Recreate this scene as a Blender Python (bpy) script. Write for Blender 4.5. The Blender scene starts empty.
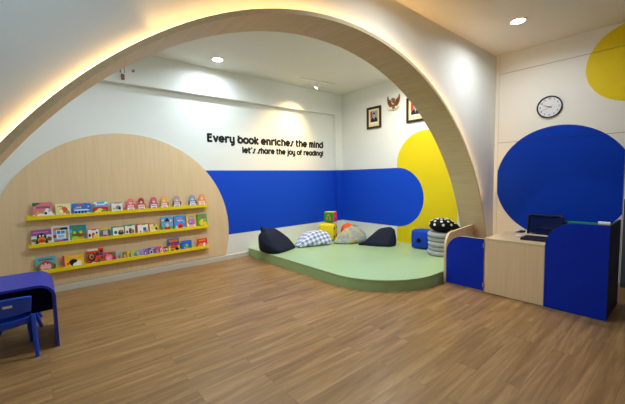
import bpy, bmesh, math, random
from mathutils import Vector, Matrix
random.seed(7)
S = bpy.context.scene
C = S.collection
PI = math.pi
sin, cos = math.sin, math.cos

# ------------------------------------------------------------------ materials
def lin(c):
    return tuple((x/255/12.92 if x/255 <= .04045 else ((x/255+.055)/1.055)**2.4) for x in c)
MATS = {}
def mat(name, rgb, rough=.6, spec=.3, metal=0, bump=0, bscale=200, coat=0, linear=False):
    if name in MATS: return MATS[name]
    m = bpy.data.materials.new(name); m.use_nodes = True
    b = m.node_tree.nodes['Principled BSDF']
    col = rgb if linear else lin(rgb)
    b.inputs['Base Color'].default_value = (*col, 1)
    b.inputs['Roughness'].default_value = rough
    b.inputs['Specular IOR Level'].default_value = spec
    b.inputs['Metallic'].default_value = metal
    if coat: b.inputs['Coat Weight'].default_value = coat
    nt = m.node_tree
    tc = nt.nodes.new('ShaderNodeTexCoord')
    nz = nt.nodes.new('ShaderNodeTexNoise'); nz.inputs['Scale'].default_value = bscale if bump else 3
    nt.links.new(tc.outputs['Object'], nz.inputs['Vector'])
    if bump:
        bp = nt.nodes.new('ShaderNodeBump'); bp.inputs['Strength'].default_value = bump; bp.inputs['Distance'].default_value = .002
        nt.links.new(nz.outputs['Fac'], bp.inputs['Height']); nt.links.new(bp.outputs['Normal'], b.inputs['Normal'])
    else:
        r = nt.nodes.new('ShaderNodeMapRange'); r.inputs[3].default_value = rough-.04; r.inputs[4].default_value = rough+.04
        nt.links.new(nz.outputs['Fac'], r.inputs[0]); nt.links.new(r.outputs[0], b.inputs['Roughness'])
    MATS[name] = m
    return m
def colmat(rgb, rough=.45):
    return mat('print_%d_%d_%d' % tuple(rgb), rgb, rough, .3)
def wood(name, rgb, rgb2, scale, rough=.45):
    m = bpy.data.materials.new(name); m.use_nodes = True; nt = m.node_tree
    b = nt.nodes['Principled BSDF']; b.inputs['Roughness'].default_value = rough; b.inputs['Specular IOR Level'].default_value = .3
    tc = nt.nodes.new('ShaderNodeTexCoord'); mp = nt.nodes.new('ShaderNodeMapping'); mp.inputs['Scale'].default_value = scale
    nz = nt.nodes.new('ShaderNodeTexNoise'); nz.inputs['Scale'].default_value = 1; nz.inputs['Detail'].default_value = 5; nz.inputs['Roughness'].default_value = .6
    cr = nt.nodes.new('ShaderNodeValToRGB')
    cr.color_ramp.elements[0].position = .3; cr.color_ramp.elements[0].color = (*lin(rgb2), 1)
    cr.color_ramp.elements[1].position = .7; cr.color_ramp.elements[1].color = (*lin(rgb), 1)
    L = nt.links.new
    L(tc.outputs['Object'], mp.inputs['Vector']); L(mp.outputs['Vector'], nz.inputs['Vector']); L(nz.outputs['Fac'], cr.inputs['Fac']); L(cr.outputs['Color'], b.inputs['Base Color'])
    MATS[name] = m
    return m
def floor_mat():
    m = bpy.data.materials.new('oak_plank_floor'); m.use_nodes = True; nt = m.node_tree; L = nt.links.new
    b = nt.nodes['Principled BSDF']; b.inputs['Roughness'].default_value = .38; b.inputs['Specular IOR Level'].default_value = .35
    tc = nt.nodes.new('ShaderNodeTexCoord')
    br = nt.nodes.new('ShaderNodeTexBrick'); br.offset = .37; br.offset_frequency = 2
    br.inputs['Scale'].default_value = 1; br.inputs['Brick Width'].default_value = 1.25; br.inputs['Row Height'].default_value = .15
    br.inputs['Mortar Size'].default_value = .0016; br.inputs['Mortar Smooth'].default_value = .3; br.inputs['Bias'].default_value = 0
    br.inputs['Color1'].default_value = (.1, .1, .1, 1); br.inputs['Color2'].default_value = (.9, .9, .9, 1); br.inputs['Mortar'].default_value = (.5, .5, .5, 1)
    L(tc.outputs['Object'], br.inputs['Vector'])
    # grain, shifted per plank
    mp = nt.nodes.new('ShaderNodeMapping'); mp.inputs['Scale'].default_value = (1.1, 15, 1)
    add = nt.nodes.new('ShaderNodeVectorMath'); add.operation = 'MULTIPLY_ADD'
    add.inputs[1].default_value = (7, 3, 9)
    L(br.outputs['Color'], add.inputs[0]); L(mp.outputs['Vector'], add.inputs[2]); L(tc.outputs['Object'], mp.inputs['Vector'])
    nz = nt.nodes.new('ShaderNodeTexNoise'); nz.inputs['Scale'].default_value = 1; nz.inputs['Detail'].default_value = 6; nz.inputs['Roughness'].default_value = .62; nz.inputs['Distortion'].default_value = .6
    L(add.outputs[0], nz.inputs['Vector'])
    cr = nt.nodes.new('ShaderNodeValToRGB'); e = cr.color_ramp.elements
    e[0].position = .28; e[0].color = (*lin((120, 88, 53)), 1); e[1].position = .72; e[1].color = (*lin((173, 137, 92)), 1)
    k = e.new(.5); k.color = (*lin((147, 111, 69)), 1)
    L(nz.outputs['Fac'], cr.inputs['Fac'])
    hs = nt.nodes.new('ShaderNodeHueSaturation')
    mr = nt.nodes.new('ShaderNodeMapRange'); mr.inputs[3].default_value = .88; mr.inputs[4].default_value = 1.1
    L(br.outputs['Color'], mr.inputs[0]); L(mr.outputs[0], hs.inputs['Value']); L(cr.outputs['Color'], hs.inputs['Color'])
    mx = nt.nodes.new('ShaderNodeMixRGB'); mx.inputs['Color2'].default_value = (*lin((122, 90, 56)), 1)
    L(br.outputs['Fac'], mx.inputs['Fac']); L(hs.outputs['Color'], mx.inputs['Color1']); L(mx.outputs['Color'], b.inputs['Base Color'])
    bp = nt.nodes.new('ShaderNodeBump'); bp.inputs['Strength'].default_value = .12; bp.inputs['Distance'].default_value = .002
    L(nz.outputs['Fac'], bp.inputs['Height']); L(bp.outputs['Normal'], b.inputs['Normal'])
    return m
def check_mat():
    m = bpy.data.materials.new('blue_gingham'); m.use_nodes = True; nt = m.node_tree; L = nt.links.new
    b = nt.nodes['Principled BSDF']; b.inputs['Roughness'].default_value = .85
    tc = nt.nodes.new('ShaderNodeTexCoord'); sp = nt.nodes.new('ShaderNodeSeparateXYZ'); L(tc.outputs['Object'], sp.inputs[0])
    outs = []
    for ax, k in ((0, 1), (1, .6)):
        a = nt.nodes.new('ShaderNodeMath'); a.operation = 'MULTIPLY'; a.inputs[1].default_value = 11
        src = sp.outputs[ax]
        ad = nt.nodes.new('ShaderNodeMath'); ad.operation = 'MULTIPLY_ADD'; ad.inputs[1].default_value = .8 if ax else .25
        L(sp.outputs[2], ad.inputs[0]); L(src, ad.inputs[2]); L(ad.outputs[0], a.inputs[0])
        f = nt.nodes.new('ShaderNodeMath'); f.operation = 'FRACT'; L(a.outputs[0], f.inputs[0])
        g = nt.nodes.new('ShaderNodeMath'); g.operation = 'GREATER_THAN'; g.inputs[1].default_value = .5; L(f.outputs[0], g.inputs[0])
        outs.append(g)
    s = nt.nodes.new('ShaderNodeMath'); s.operation = 'ADD'; L(outs[0].outputs[0], s.inputs[0]); L(outs[1].outputs[0], s.inputs[1])
    hv = nt.nodes.new('ShaderNodeMath'); hv.operation = 'MULTIPLY'; hv.inputs[1].default_value = .5; L(s.outputs[0], hv.inputs[0])
    cr = nt.nodes.new('ShaderNodeValToRGB'); e = cr.color_ramp.elements
    e[0].color = (*lin((240, 241, 246)), 1); e[1].color = (*lin((112, 126, 186)), 1); k = e.new(.5); k.color = (*lin((184, 194, 226)), 1)
    L(hv.outputs[0], cr.inputs['Fac']); L(cr.outputs['Color'], b.inputs['Base Color'])
    return m
def floral_mat():
    m = bpy.data.materials.new('floral_print_cloth'); m.use_nodes = True; nt = m.node_tree; L = nt.links.new
    b = nt.nodes['Principled BSDF']; b.inputs['Roughness'].default_value = .85
    tc = nt.nodes.new('ShaderNodeTexCoord'); v = nt.nodes.new('ShaderNodeTexVoronoi'); v.inputs['Scale'].default_value = 17
    L(tc.outputs['Object'], v.inputs['Vector'])
    sp = nt.nodes.new('ShaderNodeSeparateColor'); L(v.outputs['Color'], sp.inputs[0])
    cr = nt.nodes.new('ShaderNodeValToRGB'); cr.color_ramp.interpolation = 'CONSTANT'; e = cr.color_ramp.elements
    e[0].color = (*lin((156, 160, 156)), 1); e[1].position = .45; e[1].color = (*lin((214, 186, 80)), 1)
    for p, c in ((.6, (130, 186, 200)), (.75, (190, 182, 170)), (.9, (222, 160, 150))):
        k = e.new(p); k.color = (*lin(c), 1)
    L(sp.outputs[0], cr.inputs['Fac'])
    mx = nt.nodes.new('ShaderNodeMixRGB'); mx.inputs['Color2'].default_value = (*lin((170, 172, 166)), 1)
    r = nt.nodes.new('ShaderNodeMapRange'); r.inputs[1].default_value = .5; r.inputs[2].default_value = .66; L(v.outputs['Distance'], r.inputs[0])
    L(r.outputs[0], mx.inputs['Fac']); L(cr.outputs['Color'], mx.inputs['Color1']); L(mx.outputs['Color'], b.inputs['Base Color'])
    return m
def emit(name, rgb, strength):
    m = bpy.data.materials.new(name); m.use_nodes = True; nt = m.node_tree
    nt.nodes.remove(nt.nodes['Principled BSDF'])
    e = nt.nodes.new('ShaderNodeEmission'); e.inputs['Color'].default_value = (*rgb, 1); e.inputs['Strength'].default_value = strength
    nt.links.new(e.outputs[0], nt.nodes['Material Output'].inputs[0])
    return m

WHITE = mat('white_wall_paint', (232, 234, 230), .7, .2, bump=.05, bscale=90)
CEIL = mat('ceiling_paint', (226, 223, 214), .8, .15)
BLUE = mat('blue_wall_paint', (18, 74, 206), .6, .15)
BLUE2 = mat('deep_blue_wall_paint', (4, 58, 184), .6, .1)
YEL = mat('yellow_wall_paint', (230, 206, 10), .55, .3)
SKIRT = mat('skirting_paint', (206, 200, 186), .5)
GROOVE = mat('dark_joint', (90, 88, 76), .8)
OAK = wood('light_oak_veneer', (232, 204, 164), (224, 194, 152), (38, 38, 1.6), .45)
OAKARCH = wood('oak_veneer_arch', (228, 204, 164), (216, 190, 148), (30, 2, 30), .5)
OAKTOP = wood('oak_veneer_top', (220, 194, 154), (210, 180, 138), (30, 1.6, 30), .35)
FLOOR = floor_mat()
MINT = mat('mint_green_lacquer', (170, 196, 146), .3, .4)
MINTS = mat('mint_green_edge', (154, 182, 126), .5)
LAM = mat('blue_laminate', (6, 44, 176), .42, .18)
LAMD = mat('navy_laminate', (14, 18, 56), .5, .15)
YSH = mat('yellow_shelf_lacquer', (240, 214, 18), .35, .4)
TBL = mat('violet_blue_table_laminate', (40, 52, 168), .4, .25)
CHR = mat('blue_chair_plastic', (16, 70, 196), .3, .5)
CHRM = mat('chrome', (200, 200, 200), .25, .5, 1)
STEEL = mat('hinge_steel', (170, 165, 155), .35, .5, 1)
BLK = mat('black_plastic', (22, 22, 24), .45)
MESHB = mat('black_mesh_fabric', (16, 20, 30), .8)
BLACKP = mat('black_lettering', (14, 14, 16), .6)
NAVYC = mat('navy_canvas', (30, 36, 54), .75, .2, bump=.3, bscale=60)
GREYC = mat('grey_fleece', (168, 170, 170), .95, .1, bump=.5, bscale=80)
BLACKC = mat('black_plush', (14, 14, 16), .85, .2)
WHITEC = mat('white_plush', (232, 232, 230), .85)
YELC = mat('yellow_plush', (240, 214, 40), .8)
BLUEC = mat('blue_plush', (16, 66, 190), .75, .3)
ORANGE = mat('orange_plush', (250, 92, 30), .75)
WPL = mat('white_plastic', (235, 235, 232), .4)
PAPER = mat('white_paper', (240, 238, 230), .7)
GLASS_W = emit('lamp_glow_white', (.97, .98, 1), 40)

# ------------------------------------------------------------------ mesh builder
class M:
    def __init__(s): s.v = []; s.f = []; s.m = []; s.mats = []
    def mi(s, m):
        if m not in s.mats: s.mats.append(m)
        return s.mats.index(m)
    def add(s, vs, fs, m):
        o = len(s.v); k = s.mi(m); s.v += [tuple(v) for v in vs]
        for f in fs: s.f.append([o+i for i in f]); s.m.append(k)
        return s
    def box(s, x0, x1, y0, y1, z0, z1, m):
        v = [(x, y, z) for z in (z0, z1) for y in (y0, y1) for x in (x0, x1)]
        return s.add(v, [(0, 2, 3, 1), (4, 5, 7, 6), (0, 1, 5, 4), (2, 6, 7, 3), (0, 4, 6, 2), (1, 3, 7, 5)], m)
    def prism(s, pts, axis, a, b, m, mcap=None):
        """polygon in the plane normal to axis, extruded a..b. pts are (u,v): x-axis (y,z), y-axis (x,z), z-axis (x,y)"""
        def P(u, v, w): return {'x': (w, u, v), 'y': (u, w, v), 'z': (u, v, w)}[axis]
        n = len(pts)
        vs = [P(u, v, a) for u, v in pts]+[P(u, v, b) for u, v in pts]
        s.add(vs, [tuple(reversed(range(n))), tuple(range(n, 2*n))], mcap or m)
        return s.add(vs, [(i, (i+1) % n, n+(i+1) % n, n+i) for i in range(n)], m)
    def tube(s, pts, r, m, n=10, caps=True):
        pts = [Vector(p) for p in pts]; R = r if isinstance(r, (list, tuple)) else [r]*len(pts)
        vs = []; prev = None
        for i, p in enumerate(pts):
            t = (pts[min(i+1, len(pts)-1)]-pts[max(i-1, 0)]).normalized()
            if prev is None: u = t.orthogonal().normalized()
            else:
                u = prev-t*prev.dot(t); u = u.normalized()
            prev = u; w = t.cross(u)
            for k in range(n): a = 2*PI*k/n; vs.append(p+(u*cos(a)+w*sin(a))*R[i])
        fs = [(i*n+k, i*n+(k+1) % n, (i+1)*n+(k+1) % n, (i+1)*n+k) for i in range(len(pts)-1) for k in range(n)]
        if caps: fs += [tuple(reversed(range(n))), tuple(range((len(pts)-1)*n, len(pts)*n))]
        return s.add(vs, fs, m)
    def lathe(s, prof, m, n=32, c=(0, 0, 0), axis='z'):
        vs = []
        for r, z in prof:
            for k in range(n):
                a = 2*PI*k/n; p = (r*cos(a), r*sin(a), z)
                if axis == 'x': p = (p[2], p[0], p[1])
                if axis == 'y': p = (p[0], -p[2], p[1])
                vs.append((p[0]+c[0], p[1]+c[1], p[2]+c[2]))
        fs = [(i*n+k, i*n+(k+1) % n, (i+1)*n+(k+1) % n, (i+1)*n+k) for i in range(len(prof)-1) for k in range(n)]
        fs += [tuple(reversed(range(n))), tuple(range((len(prof)-1)*n, len(prof)*n))]
        return s.add(vs, fs, m)
    def build(s, name, parent=None, loc=(0, 0, 0), rot=(0, 0, 0), smooth=False, bevel=0, subd=0, angle=40):
        me = bpy.data.meshes.new(name); me.from_pydata(s.v, [], s.f); me.update()
        for m in s.mats: me.materials.append(m)
        for p, k in zip(me.polygons, s.m): p.material_index = k
        bm = bmesh.new(); bm.from_mesh(me)
        if subd or bevel or smooth: bmesh.ops.remove_doubles(bm, verts=bm.verts, dist=1e-5)
        bmesh.ops.recalc_face_normals(bm, faces=bm.faces)
        bm.to_mesh(me); bm.free()
        o = bpy.data.objects.new(name, me); C.objects.link(o)
        o.location = loc; o.rotation_euler = rot
        if parent: o.parent = parent
        if bevel:
            b = o.modifiers.new('Bevel', 'BEVEL'); b.width = bevel; b.segments = 3; b.limit_method = 'ANGLE'; b.angle_limit = math.radians(35)
        if subd:
            b = o.modifiers.new('Subdivision', 'SUBSURF'); b.levels = subd; b.render_levels = subd
        if smooth:
            me.shade_smooth()
            if not subd:
                for e in me.edges: pass
                me.set_sharp_from_angle(angle=math.radians(angle))
        return o
def thing(name, label, cat, loc=(0, 0, 0), rz=0, group=None):
    o = bpy.data.objects.new(name, None); C.objects.link(o); o.empty_display_size = .1
    o.location = loc; o.rotation_euler = (0, 0, rz)
    return tag(o, label, cat, group)
def tag(o, label, cat, group=None):
    o['label'] = label; o['category'] = cat
    if group: o['group'] = group
    return o
def struct(o): o['kind'] = 'structure'; return o
def arc(cx, cy, r, a0, a1, n): return [(cx+r*cos(math.radians(a0+(a1-a0)*i/n)), cy+r*sin(math.radians(a0+(a1-a0)*i/n))) for i in range(n+1)]
def clip(poly, ax, val, keep_less):
    out = []
    n = len(poly)
    for i in range(n):
        a, b = poly[i], poly[(i+1) % n]
        ia = (a[ax] <= val) == keep_less or a[ax] == val; ib = (b[ax] <= val) == keep_less or b[ax] == val
        if ia: out.append(a)
        if ia != ib:
            t = (val-a[ax])/(b[ax]-a[ax]); out.append((a[0]+t*(b[0]-a[0]), a[1]+t*(b[1]-a[1])))
    return out

# ------------------------------------------------------------------ setting
HC = 3.43            # ceiling
XL, XR = -2.9, 5.93  # hall
YF, YA, YAB, YB = -3.2, 2.26, 2.60, 5.67   # front wall, arch wall faces, back wall
XW2, XRL = 5.65, -.86                      # reading recess side walls
ACX, ACZ, AR = 2.415, -.24, 3.158          # arch circle (inner radius)
ARO = 3.194

struct(M().box(XL-.2, XR+.2, YF-.2, YB+.2, -.1, 0, FLOOR).build('floor'))
struct(M().box(XL-.2, XR+.2, YF-.2, YB+.2, HC, HC+.1, CEIL).build('ceiling'))

# back wall: recessed lower field, proud beam and corner pilaster, blue stripe painted across
b = M()
PIL, BMZ, RD = 5.445, 2.955, .10
b.box(XRL-.1, XW2+.1, YB+.01, YB+.15, 0, HC, WHITE)
b.box(PIL, XW2+.05, YB-RD, YB+.02, 0, HC, WHITE)
b.box(XRL-.1, PIL, YB-RD, YB+.02, BMZ, HC, WHITE)
b.box(XRL-.1, PIL, YB, YB+.02, 0, BMZ, WHITE)
b.box(1.4, PIL-.001, YB-.0025, YB+.01, .472, 1.667, BLUE)
b.box(PIL-.0025, XW2-.001, YB-RD-.0025, YB-RD+.01, .472, 1.667, BLUE)
b.box(PIL-.0025, PIL+.01, YB-RD-.002, YB-.0005, .472, 1.667, BLUE)
struct(b.build('wall_back'))
# right wall of the recess: blue stripe end over a yellow capsule
b = M()
b.box(XW2+.004, XW2+.1, YAB-.01, YB+.1, 0, HC, WHITE)
b.box(XW2, XW2+.01, YAB-.01, YB+.1, 0, 3.165, WHITE)
b.box(XW2, XW2+.01, YAB-.01, YB+.1, 3.171, HC, WHITE)
yr = .632; yc = 4.01-yr; zt = 2.355
poly = [(4.01, .15), (4.01, zt-yr)]+arc(yc, zt-yr, yr, 0, 180, 40)+[(yc-yr, .15)]
b.prism(poly, 'x', XW2-.0025, XW2+.005, YEL)
r = (1.667-.472)/2
poly = [(YB-RD, 1.667)]+arc(4.0, .472+r, r, 90, 270, 40)+[(YB-RD, .472)]
b.prism(poly, 'x', XW2-.005, XW2+.005, BLUE)
struct(b.build('wall_right'))
struct(M().box(XRL-.1, XRL, YAB-.01, YB+.1, 0, HC, WHITE).build('wall_left_recess'))
# arch wall with round opening
b = M(); n = 96
a0 = math.degrees(math.asin((0-ACZ)/ARO))
hole = arc(ACX, ACZ, ARO, 180-a0, a0, n)
top = []
for x, z in hole:
    top.append((x, HC))
for i in range(n):
    (x0, z0), (x1, z1) = hole[i], hole[i+1]
    for y, rev in ((YA, 0), (YAB, 1)):
        b.add([(x0, y, z0), (x1, y, z1), (x1, y, HC), (x0, y, HC)], [(0, 1, 2, 3)], WHITE)
    b.add([(x0, YA, z0), (x1, YA, z1), (x1, YAB, z1), (x0, YAB, z0)], [(0, 1, 2, 3)], WHITE)
b.box(XL-.1, hole[0][0], YA, YAB, 0, HC, WHITE)
b.box(hole[-1][0], XR+.1, YA, YAB, 0, HC, WHITE)
struct(b.build('wall_arch'))
# right wall of the hall: three rows of panels with joints, blue and yellow discs painted on
b = M()
b.box(XR+.006, XR+.12, YF-.1, YA, 0, HC, GROOVE)
ys = [(.655, 2.205), (-1.0, .649), (YF, -1.006)]
zs = [(0, 2.012), (2.018, 3.123), (3.129, HC)]
blue = arc(1.382, 1.36, .842, 0, 360, 96)[:-1]
yel = arc(.588, 2.916, .507, 0, 360, 72)[:-1]
b.box(XR, XR+.01, 2.209, YA, 0, HC, WHITE)
for k, (ya, yb) in enumerate(ys):
    for za, zb in zs:
        b.box(XR, XR+.01, ya, yb, za, zb, WHITE)
        for poly, mm in ((blue, BLUE2), (yel, YEL)):
            if poly is blue and k: continue
            q = poly
            for ax, v, less in ((0, ya+.001, False), (0, yb-.001, True), (1, za, False), (1, zb, True)):
                q = clip(q, ax, v, less)
                if len(q) < 3: break
            if len(q) >= 3: b.prism(q, 'x', XR-.002, XR+.004, mm)
struct(b.build('wall_right_hall'))
struct(M().box(XL-.1, XL, YF-.1, YA, 0, HC, WHITE).build('wall_left'))
struct(M().box(XL-.1, XR+.1, YF-.1, YF, 0, HC, WHITE).build('wall_front'))
b = M(); b.prism([(YB, 0), (YB-.016, 0), (YB-.016, .078), (YB-.010, .088), (YB, .09)], 'x', XRL, 3.108, SKIRT)
struct(b.build('baseboard_back'))

# ------------------------------------------------------------------ wooden arch with LED strip
t = thing('wooden_arch', 'big round light oak arch framing the reading corner with a warm glow behind', 'arch', (ACX, 2.2, 0))
b = M()
ai = math.degrees(math.asin(-ACZ/AR)); ao = math.degrees(math.asin(-ACZ/ARO))
pi_ = arc(0, ACZ, AR, 180-ai, ai, n); po = arc(0, ACZ, ARO, 180-ao, ao, n)
for i in range(n):
    A, B, D, E_ = pi_[i], pi_[i+1], po[i+1], po[i]
    y0, y1 = 0, .40
    v = [(A[0], y0, A[1]), (B[0], y0, B[1]), (D[0], y0, D[1]), (E_[0], y0, E_[1]), (A[0], y1, A[1]), (B[0], y1, B[1]), (D[0], y1, D[1]), (E_[0], y1, E_[1])]
    b.add(v, [(0, 1, 2, 3), (4, 7, 6, 5), (0, 4, 5, 1), (3, 2, 6, 7)], OAKARCH)
b.build('arch_lining', t, smooth=True, angle=50)
LED = emit('warm_led', (1, .56, .18), 11)
b = M()
p1 = arc(0, ACZ, ARO+.001, 180-ao-.3, ao+2, n); p2 = arc(0, ACZ, ARO+.007, 180-ao-.3, ao+2, n)
for i in range(n):
    A, B, D, E_ = p1[i], p1[i+1], p2[i+1], p2[i]
    v = [(A[0], .03, A[1]), (B[0], .03, B[1]), (D[0], .03, D[1]), (E_[0], .03, E_[1]), (A[0], .052, A[1]), (B[0], .052, B[1]), (D[0], .052, D[1]), (E_[0], .052, E_[1])]
    b.add(v, [(0, 1, 2, 3), (4, 7, 6, 5), (0, 4, 5, 1), (3, 2, 6, 7)], LED)
o = b.build('led_strip', t); o['label'] = 'warm white light strip hidden behind the arch rim'

for deg in range(26, 123, 4):            # upward throw of the same LED strip
    a_ = math.radians(deg)
    ld = bpy.data.lights.new('led_strip_lamp', 'AREA'); ld.shape = 'RECTANGLE'; ld.size = .225; ld.size_y = .015; ld.energy = .17; ld.color = (1, .58, .2); ld.spread = math.radians(80)
    lo = bpy.data.objects.new('led_strip_lamp', ld); C.objects.link(lo)
    d_ = Vector((cos(a_), 0, sin(a_)))
    lo.location = Vector((ACX, 2.232, ACZ))+d_*(ARO+.009)
    lo.rotation_euler = Matrix((Vector((-sin(a_), 0, cos(a_))), d_.cross(Vector((sin(a_), 0, -cos(a_)))), -d_)).transposed().to_euler()

# ------------------------------------------------------------------ platform
def plat(inset):
    x0 = 3.112+inset; r = .98-inset
    p = [(x0, YB-.003), (x0, 3.265)]
    cx, cy = 3.112+.98, 2.283+.98
    p += [(cx+(r)*cos(math.radians(a)), cy+r*sin(math.radians(a))) for a in range(180, 271, 3)][1:]
    p += [(4.290, 2.283+inset), (5.36, 2.405+inset), (5.36, 2.606), (XW2-.006, 2.606), (XW2-.006, YB-RD-.006), (PIL-.006, YB-RD-.006), (PIL-.006, YB-.003)]
    return p
t = thing('reading_platform', 'low mint green platform with rounded corner under the arch', 'platform', (0, 0, 0))
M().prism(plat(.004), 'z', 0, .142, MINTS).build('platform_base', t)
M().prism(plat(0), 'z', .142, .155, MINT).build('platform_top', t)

# ------------------------------------------------------------------ oak disc panel on the back wall
poly = [p for p in arc(0, .60, 1.622, -18.0, 198.0, 96)]
b = M(); b.prism(poly, 'y', -.012, 0, OAK)
tag(b.build('wall_panel', loc=(1.082, YB-.0005, 0)), 'large semicircular light oak panel on the back wall behind the book shelves', 'wall panel')

# ------------------------------------------------------------------ picture shelves
SH = [(1.071, 'top'), (.706, 'middle'), (.345, 'bottom')]
SX0, SX1, SY = -.125, 2.292, 5.57
yb = YB-.0125
for z, nm in SH:
    t = thing('picture_shelf', 'narrow yellow picture shelf, %s one of three on the oak panel' % nm, 'shelf', (SX0, yb, z-.05), 0, 'yellow picture shelves')
    M().box(0, SX1-SX0, -(yb-SY)+.012, 0, 0, .015, YSH).build('shelf_board', t)
    M().box(0, SX1-SX0, -(yb-SY), -(yb-SY)+.0118, 0, .05, YSH).build('front_lip', t, bevel=.003)
    M().box(0, SX1-SX0, -.010, 0, .0152, .062, YSH).build('back_rail', t)

# ------------------------------------------------------------------ books
def ell(cx, cy, rx, ry, n=18, a0=0, a1=360):
    n = n if a1-a0 >= 360 else n
    p = [(cx+rx*cos(math.radians(a0+(a1-a0)*i/n)), cy+ry*sin(math.radians(a0+(a1-a0)*i/n))) for i in range(n+1)]
    return p[:-1] if a1-a0 >= 360 else p
def rec(x0, x1, y0, y1): return [(x0, y0), (x1, y0), (x1, y1), (x0, y1)]
def title(x0, x1, y, h, rgb, n=7):
    """row of plain blobs in place of unreadable print"""
    w = (x1-x0)/n
    return [('p', rec(x0+i*w+w*.1, x0+i*w+w*.82, y+(.02 if i % 2 else 0), y+h), rgb) for i in range(n)]
def book(i, shelf, x0, x1, zt, bg, art, label, spine=None, shape=None, th=.018, group='board books on the yellow shelves'):
    zl = {'t': SH[0][0], 'm': SH[1][0], 'b': SH[2][0]}[shelf]
    z0 = zl-.035+.0008
    w = x1-x0; hgt = zt-z0
    b = M()
    tilt = math.atan2(.026, .22)
    hgt /= cos(tilt)
    outline = shape or rec(0, 1, 0, 1)
    P = lambda pts: [((u-.5)*w, v*hgt) for u, v in pts]
    b.prism(P(outline), 'y', 0, .002, colmat(bg))
    b.prism(P(outline), 'y', th-.002, th, colmat(bg))
    b.box(-w/2, -w/2+.003, .002, th-.002, (.0 if not shape else .02)*hgt, (.97 if not shape else .5)*hgt, colmat(spine or bg))
    y = 0
    for k, (kind, pts, rgb) in enumerate(art):
        y = -.00025*(k+1)
        b.prism(P(pts), 'y', y, 0, colmat(rgb))
    o = b.build('picture_book', loc=((x0+x1)/2, 5.592, z0+th*sin(tilt)+.0004), rot=(-tilt, 0, 0))
    tag(o, label, 'book', group)
    ins = [(u*.95+.03, v*.95+.0) for u, v in outline]
    pb = M().prism(P(ins), 'y', .0022, th-.0022, PAPER).build('page_block', o)
    return o
def e(cx, cy, rx, ry, rgb, a0=0, a1=360): return ('p', ell(cx, cy, rx, ry, 18, a0, a1), rgb)
def q(x0, x1, y0, y1, rgb): return ('p', rec(x0, x1, y0, y1), rgb)
def g(pts, rgb): return ('p', pts, rgb)
K = (24, 24, 30); W = (240, 240, 236)
# top shelf, left to right
book(1, 't', -.053, .151, 1.240, (224, 128, 124), [q(0, 1, .0, .24, (238, 226, 226)), g([(0, .82), (0, 1), (.42, 1), (.36, .92), (.2, .84), (.06, .76)], (52, 110, 84))]+title(.17, .88, .62, .13, (60, 90, 170), 9)+[e(.26, .22, .17, .22, (220, 170, 90)), e(.4, .18, .2, .12, W), e(.76, .26, .22, .3, W), e(.72, .52, .1, .1, W), e(.9, .12, .2, .18, W), e(.64, .3, .07, .09, K), e(.84, .45, .05, .04, (60, 60, 70))], 'wide pink book with a white animal, first from left on the top shelf')
book(2, 't', .182, .350, 1.212, (238, 232, 176), title(.12, .5, .74, .1, (190, 120, 120), 4)+[e(.38, .45, .22, .28, (242, 214, 110)), e(.6, .5, .2, .22, (214, 110, 60)), e(.55, .66, .16, .1, (226, 90, 50)), q(.2, .9, .02, .12, (205, 110, 90)), e(.78, .3, .14, .18, (196, 140, 100)), e(.36, .4, .12, .14, (250, 236, 200))], 'cream book with orange and red figure, second from left on the top shelf')
book(3, 't', .362, .583, 1.203, (52, 118, 220), title(.34, .62, .8, .13, (226, 80, 90), 5)+title(.2, .5, .6, .13, (240, 216, 70), 3)+[q(.1, .82, .14, .46, (84, 160, 240)), q(.12, .8, .4, .5, (230, 236, 244))]+[q(.14+i*.17, .24+i*.17, .18, .36, K) for i in range(4)]+[e(.86, .14, .08, .1, (246, 196, 40)), q(.82, .9, .4, .75, W), e(.86, .56, .05, .1, (30, 100, 80)), q(0, 1, 0, .05, (220, 90, 140)), e(.12, .55, .05, .05, (240, 110, 60))], 'wide bright blue book with a row of black windows, on the top shelf')
book(4, 't', .618, .784, 1.211, (88, 176, 238), [q(0, 1, 0, .5, (206, 52, 40)), e(.5, .5, .55, .12, (206, 52, 40))]+title(.15, .85, .72, .12, W, 6)+[e(.42, .24, .24, .24, (240, 222, 90)), e(.7, .2, .2, .14, (80, 160, 50)), e(.85, .12, .12, .1, (226, 110, 150)), e(.14, .14, .12, .14, (236, 226, 210)), e(.1, .9, .14, .1, W), e(.9, .9, .12, .1, W)], 'sky blue and red book with a yellow animal, fourth from left on the top shelf')
book(5, 't', .825, .976, 1.189, (232, 230, 238), [q(.3, .8, .86, 1, (220, 190, 60)), q(0, .06, 0, 1, (150, 110, 170)), e(.3, .38, .16, .12, (196, 200, 90)), e(.62, .5, .2, .2, (140, 140, 144)), e(.76, .42, .1, .16, K), e(.3, .08, .12, .1, (60, 60, 70)), q(.06, 1, .94, 1, (150, 120, 170))], 'white and lilac book with a black spot, beside the animal shaped books')
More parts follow.
